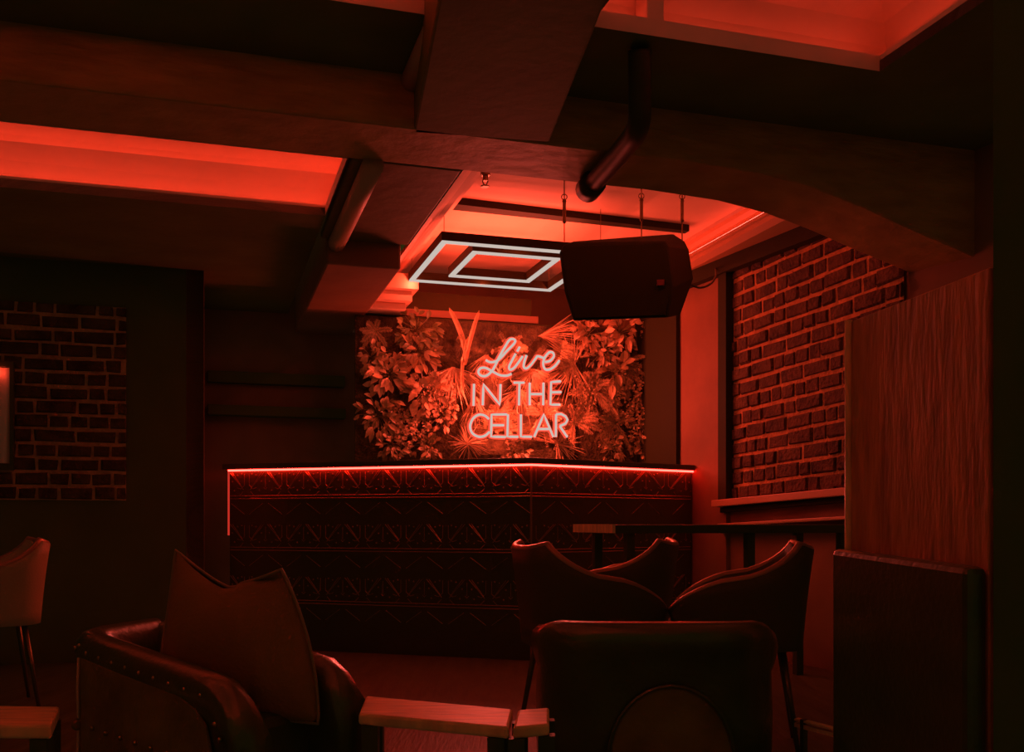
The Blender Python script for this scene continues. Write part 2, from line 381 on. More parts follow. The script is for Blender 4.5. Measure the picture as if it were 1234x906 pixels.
def facing(a, c, nrm, pitch, first, name):
    Wd = (c-a).length; t = (c-a).normalized(); out = -nrm
    Q = lambda s, z, o=0: a+t*s+out*(o-.0)+Vector((0,0,z))
    pl = MB(); pl.hexa([Q(0,0,0),Q(Wd,0,0),Q(Wd,0,-.019),Q(0,0,-.019),Q(0,CZ-.008,0),Q(Wd,CZ-.008,0),Q(Wd,CZ-.008,-.019),Q(0,CZ-.008,-.019)])
    panel = pl.build('tin_panel', M['tin'], bar)
    r = MB(); T = CZ-.012
    def ln(pts, rad=.0022):
        pts = [(min(max(s,0.003),Wd-.003), z) for s, z in pts]
        if max(p[0] for p in pts)-min(p[0] for p in pts) < .004 and abs(pts[0][1]-pts[-1][1]) < .004: return
        r.tube([Q(s, z, .001) for s, z in pts], rad, 5)
    z1, z2 = T-.115, T-.155
    for row in range(3):
        Z = T-row*.33
        s = first-pitch
        while s < Wd+pitch:
            if -.5*pitch < s < Wd+.5*pitch:
                p = pitch
                def seg(q, rad=.0022):
                    if all(-.001 <= x <= Wd+.001 for x, _ in q): ln(q, rad)
                for sg in (-1, 1):
                    for k, o in ((0,.014),(1,.03)):
                        seg([(s+sg*o, Z-.004), (s+sg*(p*.40+o*.2-.01*k), Z-.112+.012*k)], .0026)
                    # arch beside the column line
                    seg([(s+sg*p*.5-sg*.018, Z-.01), (s+sg*p*.5-sg*.018, Z-.085), (s+sg*(p*.5-.045), Z-.108), (s+sg*(p*.5-.07), Z-.1)])
                    seg([(s+sg*.05, Z-.155), (s+sg*.085, Z-.15), (s+sg*.11, Z-.125)])
                    for dx, dz in ((.03,.06),(.045,.118),(.10,.012),(.07,.02)):
                        x = s+sg*dx
                        if 0 < x < Wd: r.ball(Q(x, Z-dz, .001), .0055, 6)
                    seg([(s+sg*.02, Z-.2), (s+sg*.12, Z-.27)], .002)
                seg([(s, Z-.02), (s, Z-.10)], .002)
                seg([(s-.012, Z-.10), (s, Z-.112), (s+.012, Z-.10)], .002)
            s += pitch
        ln([(0.004, Z-.152), (Wd-.004, Z-.152)], .0028); ln([(0.004, Z-.17), (Wd-.004, Z-.17)], .0032)
    o = r.build('tin_relief', M['tinridge'], panel); return panel
facing(c0, c1, nl, .2745, .265, 'l'); facing(c1, c2, nr, .355, -.16, 'r')
b = MB(); b.tube([c1+Vector((0,-.001,0)), c1+Vector((0,-.001,CZ-.01))], .006, 8); b.build('corner_bead', M['tinridge'], bar)
# led line under the worktop edge, and the one down the left corner
b = MB(); up = Vector((0,0,CZ))
def strip(b, a, c, na, nc, w, z0, z1):
    b.hexa([a+Vector((0,0,z0)), c+Vector((0,0,z0)), c+nc*w+Vector((0,0,z0)), a+na*w+Vector((0,0,z0)),
            a+Vector((0,0,z1)), c+Vector((0,0,z1)), c+nc*w+Vector((0,0,z1)), a+na*w+Vector((0,0,z1))])
nm = (nl+nr).normalized()
strip(b, c0-nl*.022, c1-nm*.022, nl, nm, .010, CZ-.006, CZ+.004)
b.build('led_strip', M['led'], bar)
b = MB(); strip(b, c1-nm*.022, c2-nr*.022, nm, nr, .010, CZ-.006, CZ+.004)
b.build('led_strip', M['led'], bar)
b = MB(); q = c0-nl*.004-(c1-c0).normalized()*.014
led_dim = emis('led_dim', (1,.05,.03), .55)
b.prism([q+Vector((0,0,.72)), q+Vector((.010,0,.72)), q+Vector((.010,.01,.72)), q+Vector((0,.01,.72))], (0,0,CZ-.73))
b.build('led_strip', led_dim, bar)

# ------------------------------------------------------------------ neon sign
SV = 6.42
def S(cx, cy): return onv(550+cx/5.66, 390+cy/5.66, SV)
sign = empty('neon_sign', onv(625, 530, SV)); tag(sign, 'glowing script and capitals neon sign reading Live in the Cellar on plant wall', 'neon sign')
back = Vector((LX,LY,0))
def letter(strokes, smooth=False):
    c = MB(); h = MB()
    for st in strokes:
        pts = [S(*p) for p in st]
        if smooth and len(pts) > 2: pts = smoothpath(pts, 6)
        elif len(pts) == 2 or not smooth:
            q = []
            for a, d in zip(pts, pts[1:]): q += [a+(d-a)*k/4 for k in range(4)]
            pts = q+[pts[-1]]
        c.tube(pts, .008, 8)
        h.tube([p+back*.016 for p in pts], .017, 8)
    o = c.build('letter', M['core'], sign, smooth=True)
    h.build('tube_jacket', M['halo'], o, smooth=True)  # wider glowing tube imitating the red halo around each letter
letter([[(200,248),(230,262),(268,257),(303,232),(345,185),(385,145),(402,118),(385,104),(360,113),(330,160),(290,232),(262,290),(238,328),(200,356),(165,352),(150,328),(165,304),(200,302),(245,325),(295,350),(342,354),(376,342)]], True)
letter([[(404,205),(380,250),(360,292),(366,313),(392,302),(425,262),(452,222)],[(432,158),(415,190)]], True)
letter([[(478,215),(462,262),(460,296),(480,304),(510,278),(540,238),(556,222),(600,236)]], True)
letter([[(603,262),(640,252),(664,222),(658,198),(632,196),(602,232),(592,275),(606,310),(640,310),(676,284),(702,250)]], True)
letter([[(120,410),(117,560)]])
letter([[(180,556),(184,412),(297,553),(301,412)]])
letter([[(390,402),(465,402)],[(430,402),(427,557)]])
letter([[(500,402),(500,556)],[(594,402),(592,556)],[(500,480),(593,480)]])
letter([[(712,393),(646,398),(642,552),(708,552)],[(644,468),(716,466)]])
letter([[(222,650),(192,626),(152,621),(113,648),(94,698),(108,745),(150,770),(192,765),(226,738)]], True)
letter([[(345,618),(240,620),(237,770),(336,772)],[(239,692),(325,692)]])
letter([[(352,618),(348,770),(422,771)]])
letter([[(440,618),(440,770),(515,771)]])
letter([[(530,772),(596,618),(662,773)],[(555,718),(637,718)]])
letter([[(678,772),(680,618)],[(680,618),(715,616),(745,632),(758,655),(745,680),(705,698)],[(705,698),(757,773)]])
b = MB(); b.tube(smoothpath([S(372,345)+back*.01, S(376,380)+back*.02, S(400,405)+back*.02], 4), .003, 6)
b.build('supply_wire', M['white'], sign); b = MB()
b.tube(smoothpath([S(418,560)+back*.01, S(422,600)+back*.02, S(438,618)+back*.02], 4), .003, 6)
b.build('supply_wire', M['white'], sign)

# ------------------------------------------------------------------ square pendant
pend = empty('pendant_light', UV(1.715, 5.825, 2.345)); tag(pend, 'hanging double-square led light with white glowing tubes above the bar', 'pendant light')
def sq_frame(u0, u1, v0, v1, z, w, h):
    fr = MB(); tu = MB()
    for (a0,a1,b0,b1) in ((u0,u1,v0-w/2,v0+w/2),(u0,u1,v1-w/2,v1+w/2),(u0-w/2,u0+w/2,v0+w/2,v1-w/2),(u1-w/2,u1+w/2,v0+w/2,v1-w/2)):
        e = w/2 if b1-b0 < .1 else 0
        fr.ubox(a0-e, a1+e, b0, b1, z+.006, z+h); tu.ubox(a0-e+.003, a1+e-.003, b0+.003, b1-.003, z-.004, z+.006)
    o = fr.build('profile_frame', M['black'], pend); tu.build('led_tube', M['core'], o)
sq_frame(1.25, 2.18, 5.37, 6.28, 2.35, .036, .055)
sq_frame(1.465, 1.968, 5.525, 6.09, 2.35, .036, .055)
for u in (1.25,2.18):
    for v in (5.37,6.28):
        b = MB(); b.tube([UV(u,v,2.40), UV(u,v,2.62)], .0022, 5); b.build('suspension_wire', M['metal'], pend)

# ------------------------------------------------------------------ hung loudspeaker
def SP(cx, cy, d): return P(650+cx/4.12, 200+cy/4.12, d)
spk = empty('loudspeaker', SP(430,768,5.15)); tag(spk, 'big black wedge loudspeaker hung from the ceiling beside the square light', 'loudspeaker')
front = [SP(97,432,5.0),SP(122,392,5.0),SP(165,378,5.0),SP(622,372,4.92),SP(640,400,4.92),SP(668,600,4.92),SP(640,752,4.92),SP(168,768,5.0),SP(122,620,5.0)]
bm_pts = front+[SP(170,374,5.25),SP(665,338,5.28),SP(722,375,5.28),SP(742,415,5.28),SP(765,560,5.28),SP(700,740,5.2),SP(200,760,5.2)]
me = bpy.data.meshes.new('speaker_cabinet'); bm = bmesh.new()
for p in bm_pts: bm.verts.new(p-spk.location)
bmesh.ops.convex_hull(bm, input=bm.verts); bmesh.ops.recalc_face_normals(bm, faces=bm.faces)
bmesh.ops.dissolve_limit(bm, angle_limit=.03, verts=bm.verts, edges=bm.edges)
bm.to_mesh(me); bm.free(); me.materials.append(M['black'])
o = bpy.data.objects.new('speaker_cabinet', me); COL.objects.link(o); o.parent = spk
bv = o.modifiers.new('bevel','BEVEL'); bv.width = .008; bv.segments = 2
b = MB(); g = [SP(118,436,4.985),SP(138,402,4.985),SP(172,392,4.985),SP(610,386,4.905),SP(626,410,4.905),SP(650,600,4.905),SP(625,738,4.905),SP(180,754,4.985),SP(140,616,4.985)]
b.prism(g, (0,.02,0)); b.build('grille', M['grille'], spk)
b = MB(); c = SP(602,578,4.895)
b.prism([c+Vector((-.018,0,-.014)), c+Vector((.018,-.002,-.014)), c+Vector((.018,-.002,.014)), c+Vector((-.018,0,.014))], (0,.008,0)); bd = b.build('badge', M['badgem'], spk)
def hanger(px, y0, y1, d):
    top = P(px, y0, d); bot = P(px, y1, d); 
    b = MB(); b.tube([top, bot], .0035, 6); m = top+(bot-top)*.35
    b.tube([m, m+(bot-top)*.32], .009, 8); b.ball(m, .012, 8); b.ball(m+(bot-top)*.32, .011, 8)
    ring = [top+(bot-top)*.28+Vector((.014*math.cos(a), 0, .014*math.sin(a))) for a in [k*PI/6 for k in range(12)]]
    b.tube(ring, .003, 5, closed=True)
    return b.build('hanging_wire', M['metal'], spk)
def zd(py, z=2.60): return (z-EYE)*FPX/(HY-py)
hanger(680, 216, 292, 5.12); hanger(773, 216, 288, 5.15); hanger(822, 216, 290, 5.2)
b = MB(); b.tube(smoothpath([SP(757,592,5.25), SP(800,604,5.3), SP(850,585,5.5), SP(876,545,5.7), wallpt(862.5,322,.02), wallpt(863.5,300,.02)], 6), .006, 8)
tag(b.build('speaker_cable', M['rubber'], smooth=True), 'black cable looping from the loudspeaker up the side wall', 'cable')
# sprinkler
b = MB(); d = 4.55; b.tube([P(585,185,d), P(585,213,d)], .012, 8); b.tube([P(585,207,d), P(585,212,d)], .022, 8); b.tube([P(585,211,d), P(585,218,d)], .0125, 8)
b.tube([P(583,214,d), P(581.5,219,d), P(584,224,d)], .003, 5); b.tube([P(586,214,d), P(588,219,d), P(585,224,d)], .003, 5)
b.tube([P(584.5,224,d), P(584.5,225.5,d)], .019, 12)
tag(b.build('sprinkler_head', M['metal'], smooth=False), 'small sprinkler head hanging under the cross beam', 'sprinkler')

# ------------------------------------------------------------------ planting
PV = 6.60
b = MB(); b.ubox(.93, 3.03, PV-.03, PV, 1.02, 2.17)
tag(b.build('plant_wall_panel', M['moss']), 'mossy backing panel of the plant wall behind the neon sign', 'plant panel')
out = Vector((-LX,-LY,0)); rt = Vector((TX,TY,0)); upv = Vector((0,0,1))
def frame_pt(c, a, bb, o): return c+rt*a+upv*bb+out*o
def leaf(b, base, d, n, ln, w, curl=.3, seg=4, fold=.15):
    d = d.normalized(); side = d.cross(n)
    if side.length < 1e-4: side = rt.copy()
    side.normalize(); n2 = side.cross(d).normalized(); vs = []
    for i in range(seg+1):
        t = i/seg; p = base+d*ln*t-n2*(-curl*ln*t*t)*-1+upv*(-curl*ln*.8*t*t)
        ww = w*math.sin(PI*min(max(t*.92+.04,0),1))**.8
        if i == seg: ww = 0.0005
        vs += [p-side*ww+n2*fold*ww, p-n2*fold*ww*.3, p+side*ww+n2*fold*ww]
    fs = []
    for i in range(seg):
        k = i*3; fs += [(k,k+1,k+4,k+3),(k+1,k+2,k+5,k+4)]
    b.add(vs, fs)
def rdir(rr, a=None, spread=.6, o=(.25,.9)):
    if a is None: a = rr.uniform(0, 2*PI)
    k = rr.uniform(*o); return (rt*math.cos(a)+upv*math.sin(a)+out*k)
def broad(c, r, rr, lw=.3, n=26, ang=None, ls=.09):
    ls *= .66; n = int(n*1.2)
    lv = MB(); st = MB()
    for i in range(n):
        a = rr.uniform(0,2*PI) if ang is None else ang+rr.gauss(0,.7)
        q = r*rr.uniform(.15,1)
        base = c+(rt*math.cos(a)+upv*math.sin(a))*q*.75+out*rr.uniform(.01,.10)
        st.tube([c, c+(base-c)*.5+out*.03, base], .0022, 4)
        for k in range(rr.choice((1,2,3))):
            dd = rdir(rr, a+rr.uniform(-.9,.9)); L_ = ls*rr.uniform(.6,1.25)
            nn = (out*1.0+upv*rr.uniform(-.2,.9)+rt*rr.uniform(-.6,.6)).normalized()
            leaf(lv, base+dd*.005*k, dd, nn, L_, L_*lw*rr.uniform(.8,1.2), rr.uniform(.0,.5))
    return lv, st
def blades(c, r, rr, n=40, a0=-PI/2, sp=1.0, w=.006, curl=.25):
    lv = MB()
    for i in range(n):
        a = a0+rr.uniform(-sp, sp); dd = rdir(rr, a, o=(.02,.5))
        leaf(lv, c+out*rr.uniform(0,.04)+rt*rr.uniform(-.012,.012), dd, out, r*rr.uniform(.55,1.05), w*rr.uniform(.6,1.3), rr.uniform(0,curl), 5)
    return lv, None
def fern(c, r, rr, n=9, a0=0, sp=PI, pin=.035, k=16):
    pin *= .7; k = int(k*1.35); n = int(n*.9)
    lv = MB(); st = MB()
    for i in range(n):
        a = a0+rr.uniform(-sp, sp); dd = rdir(rr, a, o=(.1,.6)).normalized(); ln = r*rr.uniform(.7,1.1); pts = []
        for j in range(k+1):
            t = j/k; pts.append(c+out*.02+dd*ln*t-upv*ln*.35*t*t)
        st.tube(pts[::4], .0016, 4)
        for j in range(1, k):
            t = j/k; tg = (pts[j+1]-pts[j-1]).normalized(); sd = tg.cross(out).normalized(); pl = pin*math.sin(PI*(t*.85+.12))+.006
            for sg in (-1,1): leaf(lv, pts[j], sd*sg+tg*.9+out*rr.uniform(-.3,.5), out, pl*rr.uniform(.7,1.3), .0019, .15, 2)
    return lv, st
def trail(c, r, rr, n=8, ls=.022):
    lv = MB(); st = MB()
    for i in range(n):
        x = rr.uniform(-.09,.09); pts = []; ln = r*rr.uniform(.6,1.3)
        for j in range(13):
            t = j/12; pts.append(c+rt*(x+.05*math.sin(t*4+i)+rr.uniform(-.006,.006))-upv*ln*t+out*(.04+.04*math.sin(t*PI)))
        st.tube(pts, .0018, 4)
        for p in pts:
            for k in range(3):
                dd = rdir(rr); leaf(lv, p, dd, out+upv*rr.uniform(-.3,.6), ls*rr.uniform(.7,1.3), ls*.35, .2, 2)
    return lv, st
def plant(kind, px, py, r, label, cat='plant', m='leafA', group=None, seed=0, v=PV-.04, **k):
    rr = random.Random(seed*131+int(px)*7+int(py)); c = onv(px, py, v)
    e = empty({'broad':'leafy_plant','blades':'spiky_plant','fern':'fern','trail':'trailing_plant'}[kind], c)
    lv, st = {'broad':broad,'blades':blades,'fern':fern,'trail':trail}[kind](c, r, rr, **k)
    lv.build('leaves', M[m], e, smooth=False)
    if st is not None: st.build('stems', M['leafC'], e)
    tag(e, label, cat, group or 'plants on the plant wall'); return e
PL = [
 ('fern',452,400,.13,'fern at the upper left corner of the plant wall under the beam','leafA',dict(n=12,pin=.03)),
 ('broad',500,400,.17,'dim broad-leaved plant along the upper left edge of the plant wall','leafC',dict(n=26,ls=.08)),
 ('broad',446,432,.12,'small leafy plant poking out at the left end of the plant wall','leafA',dict(n=22,ls=.07)),
 ('broad',468,452,.19,'large broad-leaved plant with pale leaves at the left of the plant wall','leafB',dict(n=36,ls=.10)),
 ('broad',502,425,.15,'plant with branching pale leaf fans left of the tall strappy leaves','leafA',dict(n=26,ls=.11,lw=.22)),
 ('broad',508,472,.17,'round-leaved plant in the middle of the left planting','leafB',dict(n=32,ls=.085,lw=.42)),
 ('blades',545,443,.26,'spiky plant with long thin leaves fanning downwards left of the sign','leafB',dict(n=130,sp=1.25,w=.0026)),
 ('fern',556,420,.13,'narrow feathery fern rising beside the script word of the sign','leafA',dict(n=10,a0=PI/2,sp=.5,pin=.025)),
 ('broad',455,500,.17,'drooping leafy plant at the lower left of the plant wall','leafA',dict(n=28,ls=.09,lw=.24)),
 ('trail',478,490,.22,'trailing plant hanging over the lower left planting','leafA',dict(n=7)),
 ('broad',530,500,.15,'small-leaved plant below the spiky fan','leafB',dict(n=50,ls=.045,lw=.4)),
 ('trail',500,500,.22,'trailing plant hanging in the lower left centre','leafB',dict(n=7)),
 ('broad',470,535,.13,'low leafy plant at the foot of the planting, far left','leafA',dict(n=28,ls=.06)),
 ('broad',515,538,.13,'low leafy plant at the foot of the planting below the small-leaved plant','leafA',dict(n=30,ls=.06)),
 ('blades',562,535,.16,'thin-leaved tuft at the foot of the planting below the letter C','leafB',dict(n=44,a0=0,sp=PI,w=.0022)),
 ('blades',571,478,.2,'grassy tuft hanging beside the capitals of the sign','leafA',dict(n=40,a0=-PI/2,sp=.7,w=.0022)),
 ('fern',610,420,.17,'feathery fern behind the script word','leafA',dict(n=16,pin=.03)),
 ('blades',650,405,.30,'grass-like plant arching right above the script word','leafB',dict(n=60,a0=.1,sp=.6,w=.0022)),
 ('blades',625,470,.22,'grassy plant behind the middle line of the sign','leafA',dict(n=60,a0=-PI/2,sp=1.3,w=.0022)),
 ('fern',600,500,.16,'low fern behind the left capitals of the sign','leafA',dict(n=16,pin=.03)),
 ('fern',655,500,.17,'low fern behind the right capitals of the sign','leafB',dict(n=18,pin=.03)),
 ('blades',690,440,.27,'palm-like plant fanning out right of the script word','leafB',dict(n=90,a0=PI,sp=2.2,w=.0032)),
 ('broad',705,405,.17,'bright leafy plant just under the loudspeaker, left one','leafB',dict(n=36,ls=.085)),
 ('broad',745,402,.15,'bright leafy plant just under the loudspeaker, right one','leafB',dict(n=34,ls=.085)),
 ('fern',712,470,.22,'big feathery fern right of the sign','leafB',dict(n=22,pin=.04,k=22)),
 ('fern',690,510,.2,'feathery fern at the end of the letter R','leafB',dict(n=18,pin=.035,k=20)),
 ('broad',738,450,.15,'broad-leaved plant with one large pale leaf right of the sign','leafA',dict(n=20,ls=.12,lw=.3)),
 ('fern',752,440,.17,'fern high in the right planting','leafA',dict(n=18,pin=.03,k=20)),
 ('trail',750,440,.35,'long trailing plant hanging down the right planting','leafA',dict(n=10)),
 ('fern',740,510,.2,'fern low in the right planting','leafA',dict(n=20,pin=.035,k=20)),
 ('trail',768,480,.3,'dim trailing plant near the right end of the plant wall','leafA',dict(n=8)),
 ('blades',672,536,.2,'thin-leaved tuft at the foot of the planting below the letter A','leafB',dict(n=50,a0=.6,sp=2.4,w=.0022)),
 ('broad',618,545,.11,'low leafy plant at the foot of the planting below the sign','leafA',dict(n=26,ls=.05)),
 ('broad',735,540,.12,'low leafy plant at the foot of the right planting','leafA',dict(n=34,ls=.055)),
 ('broad',772,540,.11,'low leafy plant at the right end of the planting foot','leafA',dict(n=30,ls=.055)),
 ('broad',780,400,.1,'dim leafy plant in the upper right corner of the plant wall','leafA',dict(n=22,ls=.06)),
]
PL += [
 ('blades',585,428,.2,'thin grass plant hanging left of the script word','leafA',dict(n=60,a0=-PI/2,sp=1.1,w=.002)),
 ('blades',640,445,.24,'thin grass plant hanging between the script word and the capitals','leafA',dict(n=80,a0=-PI/2,sp=1.4,w=.002)),
 ('blades',600,520,.2,'thin grass plant fanning up behind the lower capitals','leafC',dict(n=70,a0=PI/2,sp=1.5,w=.0022)),
 ('trail',700,450,.34,'fine trailing plant hanging just right of the sign','leafA',dict(n=9,ls=.016)),
 ('fern',665,425,.2,'wispy fern reaching over the end of the script word','leafA',dict(n=20,pin=.03,k=22,a0=.2,sp=1.2)),
 ('trail',522,450,.3,'fine trailing plant hanging left of the spiky fan','leafB',dict(n=8,ls=.018)),
 ('broad',722,425,.16,'pale narrow-leaved plant below the loudspeaker','leafB',dict(n=40,ls=.07,lw=.2)),
]
for i, (k_, x, y, r, lab, m, kw) in enumerate(PL): plant(k_, x, y, r, lab, m=m, seed=i, **kw)
# tall strappy leaves
e = empty('strap_leaf_plant', onv(556, 445, PV-.05)); tag(e, 'plant with two long strap leaves rising in a V left of the sign', 'plant', 'plants on the plant wall')
for path, w in (([(562,432),(556,405),(548,385),(541,371)],.022), ([(560,440),(565,415),(571,393),(577,374)],.018), ([(556,470),(557,440),(560,425),(563,405)],.015)):
    b = MB(); pts = smoothpath([onv(x, y, PV-.10) for x, y in path], 4); n = len(pts); vs = []
    for i, p in enumerate(pts):
        t = i/(n-1); ww = w*(.55+.9*t*(1-t)*1.6)*(1 if t < .85 else (1-t)/.15+.05); vs += [p-rt*ww+out*.01, p, p+rt*ww+out*.01]
    b.add(vs, [f for i in range(n-1) for f in ((i*3,i*3+1,i*3+4,i*3+3),(i*3+1,i*3+2,i*3+5,i*3+4))])
    b.build('strap_leaf', M['leafB'], e)

# ------------------------------------------------------------------ booth divider on the right
dA = P(1023, 388, 2.6); dB = P(1192, 322, 2.045); zt_ = 1.325
a0 = Vector((dA.x,dA.y,0)); b0 = Vector((dB.x,dB.y,0)); t = (b0-a0).normalized(); nn = Vector((-t.y,t.x,0))
if nn.x < 0: nn = -nn
dv = empty('booth_divider', (a0+b0)/2); tag(dv, 'tall scuffed wooden divider panel standing at the right side', 'divider')
b = MB(); b.prism([a0, b0, b0+nn*.04, a0+nn*.04], (0,0,zt_)); b.build('board', M['wood'], dv, bevel=.004)
b = MB(); b.tube([a0-nn*.003+t*.004, a0-nn*.003+t*.004+Vector((0,0,zt_+.002))], .010, 14); b.build('edge_strip', M['tablewood'], dv, smooth=True)
b = MB(); q0 = a0-nn*.001; q1 = b0-nn*.001
bz = lambda p, y: EYE+(HY-y)/FPX*p.y
vs = [q0, q1, q1-nn*.05, q0-nn*.05]; tops = [bz(a0,661), bz(b0,683), bz(b0,683), bz(a0,661)]
b.hexa([Vector((p.x,p.y,0.0)) for p in vs]+[Vector((p.x,p.y,z)) for p, z in zip(vs,tops)])
b.build('padded_back', M['leather'], dv, bevel=.015)  # dark sheet put where the divider's lower part lies in shadow

# ------------------------------------------------------------------ table behind the bucket chairs
tb = empty('dining_table', (.455, 4.48, 0), .297); tag(tb, 'dark dining table behind the bucket chairs, seen edge-on', 'table')
b = L(); b.box(.01, 1.30, 0, .50, .752, .792); b.build('tabletop', M['darkwood'], tb, bevel=.004)
b = L(); b.box(-.004, .01, -.002, .502, .754, .794); b.build('table_edge', M['tablewood'], tb)  # paler strip paints the light caught by the table's left end
for x, y in ((.10,.05),(.72,.05),(1.24,.06),(.10,.44),(1.24,.44)):
    b = L(); b.box(x-.02, x+.02, y-.02, y+.02, 0, .752); b.build('leg', M['darkwood'], tb)

# ------------------------------------------------------------------ bucket chairs
def bucket(label, loc, rz, fab='chairfab'):
    root = empty('bucket_chair', loc, rz); tag(root, label, 'chair', 'bucket chairs')
    w, dp = .26, .25; n = 40; vs = []; H0 = .40
    def plan(t, ins=0):   # t in -1..1, 0 = middle of the back (-Y), ends at the front (+Y)
        a = -PI/2+t*PI*.80; ca, sa = math.cos(a), math.sin(a); e = .62
        x = math.copysign(abs(ca)**e, ca)*(w-ins); y = math.copysign(abs(sa)**e, sa)*(dp-ins); return x, y
    b = L()
    lev = 6; rows = []
    for i in range(n+1):
        t = -1+2*i/n; at = abs(t)
        top = .725 if at < .30 else .725-.225*((at-.30)/.70)**.85
        if at < .3: top = .725-.018*(1-(at/.3)**2)
        row = []
        for side in (0,1):
            for j in range(lev+1):
                k = j/lev; z = H0-.03+(top-(H0-.03))*k; fl = .05*k*k
                x, y = plan(t, .028 if side else 0); sc2 = (1-.10*(1-k)); row.append(Vector((x*sc2*(1+fl*.9), y*sc2*(1+fl), z)))
        rows.append(row)
    vs = [p for r in rows for p in r]; m_ = 2*(lev+1); fs = []
    for i in range(n):
        for j in range(lev):
            fs.append((i*m_+j, i*m_+j+1, (i+1)*m_+j+1, (i+1)*m_+j))
            fs.append((i*m_+lev+1+j, (i+1)*m_+lev+1+j, (i+1)*m_+lev+2+j, i*m_+lev+2+j))
        fs.append((i*m_+lev, (i+1)*m_+lev, (i+1)*m_+2*lev+1, i*m_+2*lev+1))
        fs.append((i*m_, i*m_+lev+1, (i+1)*m_+lev+1, (i+1)*m_))
    for i in (0, n):
        for j in range(lev): fs.append((i*m_+j, i*m_+j+1, i*m_+lev+2+j, i*m_+lev+1+j))
    b.add(vs, fs); b.build('shell_back', M[fab], root, smooth=True)
    b = L(); pts = [(rows[i][lev]+rows[i][2*lev+1])/2+Vector((0,0,.002)) for i in range(n+1)]
    b.tube(pts, .0135, 8); b.build('top_piping', M['pipingm'], root, smooth=True)
    b = L(); N = 24; top = []; bot = []
    for i in range(N):
        a = 2*PI*i/N; ca, sa = math.cos(a), math.sin(a); e = .6
        x = math.copysign(abs(ca)**e, ca)*.225; y = math.copysign(abs(sa)**e, sa)*.235+.01
        top.append(Vector((x,y,.46))); bot.append(Vector((x*.96,y*.96,.37)))
    b.add(top+bot, [tuple(range(N)), tuple(range(N,2*N))[::-1]]+[(i,(i+1)%N,N+(i+1)%N,N+i) for i in range(N)])
    b.build('seat', M[fab], root, bevel=.018, smooth=False)
    for sx in (-1,1):
        for sy in (-1,1):
            b = L(); b.tube([(sx*.15,sy*.15,.38),(sx*.215,sy*.205,0.0)], .012, 8, r2=.008); b.build('leg', M['metal'], root, smooth=True)
    return root
bucket('bucket chair with upswept back corner, left of the three beyond the tub armchair', (.272, 3.57, 0), -PI/2+.22)
bucket('bucket chair lit on its inner face, furthest of the three in the middle', (.435, 4.20, 0), PI/2-.25)
bucket('large dark bucket chair at the right of the three beyond the tub armchair', (.80, 3.55, 0), PI/2-.22)
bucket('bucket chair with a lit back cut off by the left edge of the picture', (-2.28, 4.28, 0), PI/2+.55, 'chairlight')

# ------------------------------------------------------------------ low tables
def low_table(name_label, quad, z, th, legs=True, m='tablewood'):
    c = sum(quad, Vector((0,0,0)))/4; c.z = 0
    e = empty('low_table', c); tag(e, name_label, 'low table')
    b = MB(); q = [Vector((p.x,p.y,z-th)) for p in quad]; b.hexa(q+[p+Vector((0,0,th)) for p in q]); b.build('tabletop', M[m], e, bevel=.006)
    if legs:
        for p in quad:
            d = (Vector((c.x,c.y,0))-Vector((p.x,p.y,0)))*.16; x, y = p.x+d.x, p.y+d.y
            b = MB(); b.box(x-.018, x+.018, y-.018, y+.018, 0, z-th); b.build('leg', M['darkwood'], e)
    return e
z = .37
low_table('low wooden table catching red light between the two leather armchairs', [onz(432,859.5,z), onz(613,876,z), onz(618,854,z), onz(441,838,z)], z, .026)
low_table('short end of a second low wooden table beside the tub armchair', [onz(618,876,z), onz(662,872,z), onz(662,852,z), onz(624,855,z)], z, .026)
zz = .21
A_, B2_, C_, D_ = onz(957,866,zz), onz(1062,893,zz), onz(1085,880,zz), onz(985,857,zz)
e = empty('low_rack', ((A_+C_)/2).xy.to_3d()); tag(e, 'low rack of thin lit bars between the tub armchair and the wooden divider', 'rack')
dirv = (B2_-A_).normalized(); dep = (D_-A_)
def bar_(s0, s1, z0, z1):
    b = MB(); q = [A_+dirv*s0, A_+dirv*s1, A_+dirv*s1+dep*.18, A_+dirv*s0+dep*.18]
    b.hexa([Vector((p.x,p.y,z0)) for p in q]+[Vector((p.x,p.y,z1)) for p in q]); return b
Lr = (B2_-A_).length
for z0, z1 in ((.205,.210),(.186,.198)):
    bar_(0, .025, z0, z1).build('bar', M['tablewood'], e); bar_(.040, Lr, z0, z1).build('bar', M['tablewood'], e)
for s0, s1 in ((.025,.040),(Lr-.02,Lr)): bar_(s0, s1, 0, .213).build('post', M['darkwood'], e)
low_table('low wooden table at the bottom left corner behind the round stool', [onz(-90,872,z), onz(62,874,z), onz(72,851,z), onz(-70,849,z)], z, .03)
c = onz(15, 925, .40); e = empty('round_stool', (c.x,c.y,0)); tag(e, 'round padded stool cut off by the bottom left corner', 'stool')
b = L(); b.tube([(0,0,.30),(0,0,.305),(0,0,.385),(0,0,.39)], .145, 32); b.build('seat', M['chairfab'], e, bevel=.012)
b = L(); b.tube([(.145*math.cos(a),.145*math.sin(a),.385) for a in [k*PI/20 for k in range(40)]], .008, 6, closed=True); b.build('piping', M['leather'], e)
b = L(); b.tube([(0,0,0),(0,0,.30)], .03, 12); b.build('post', M['darkwood'], e)

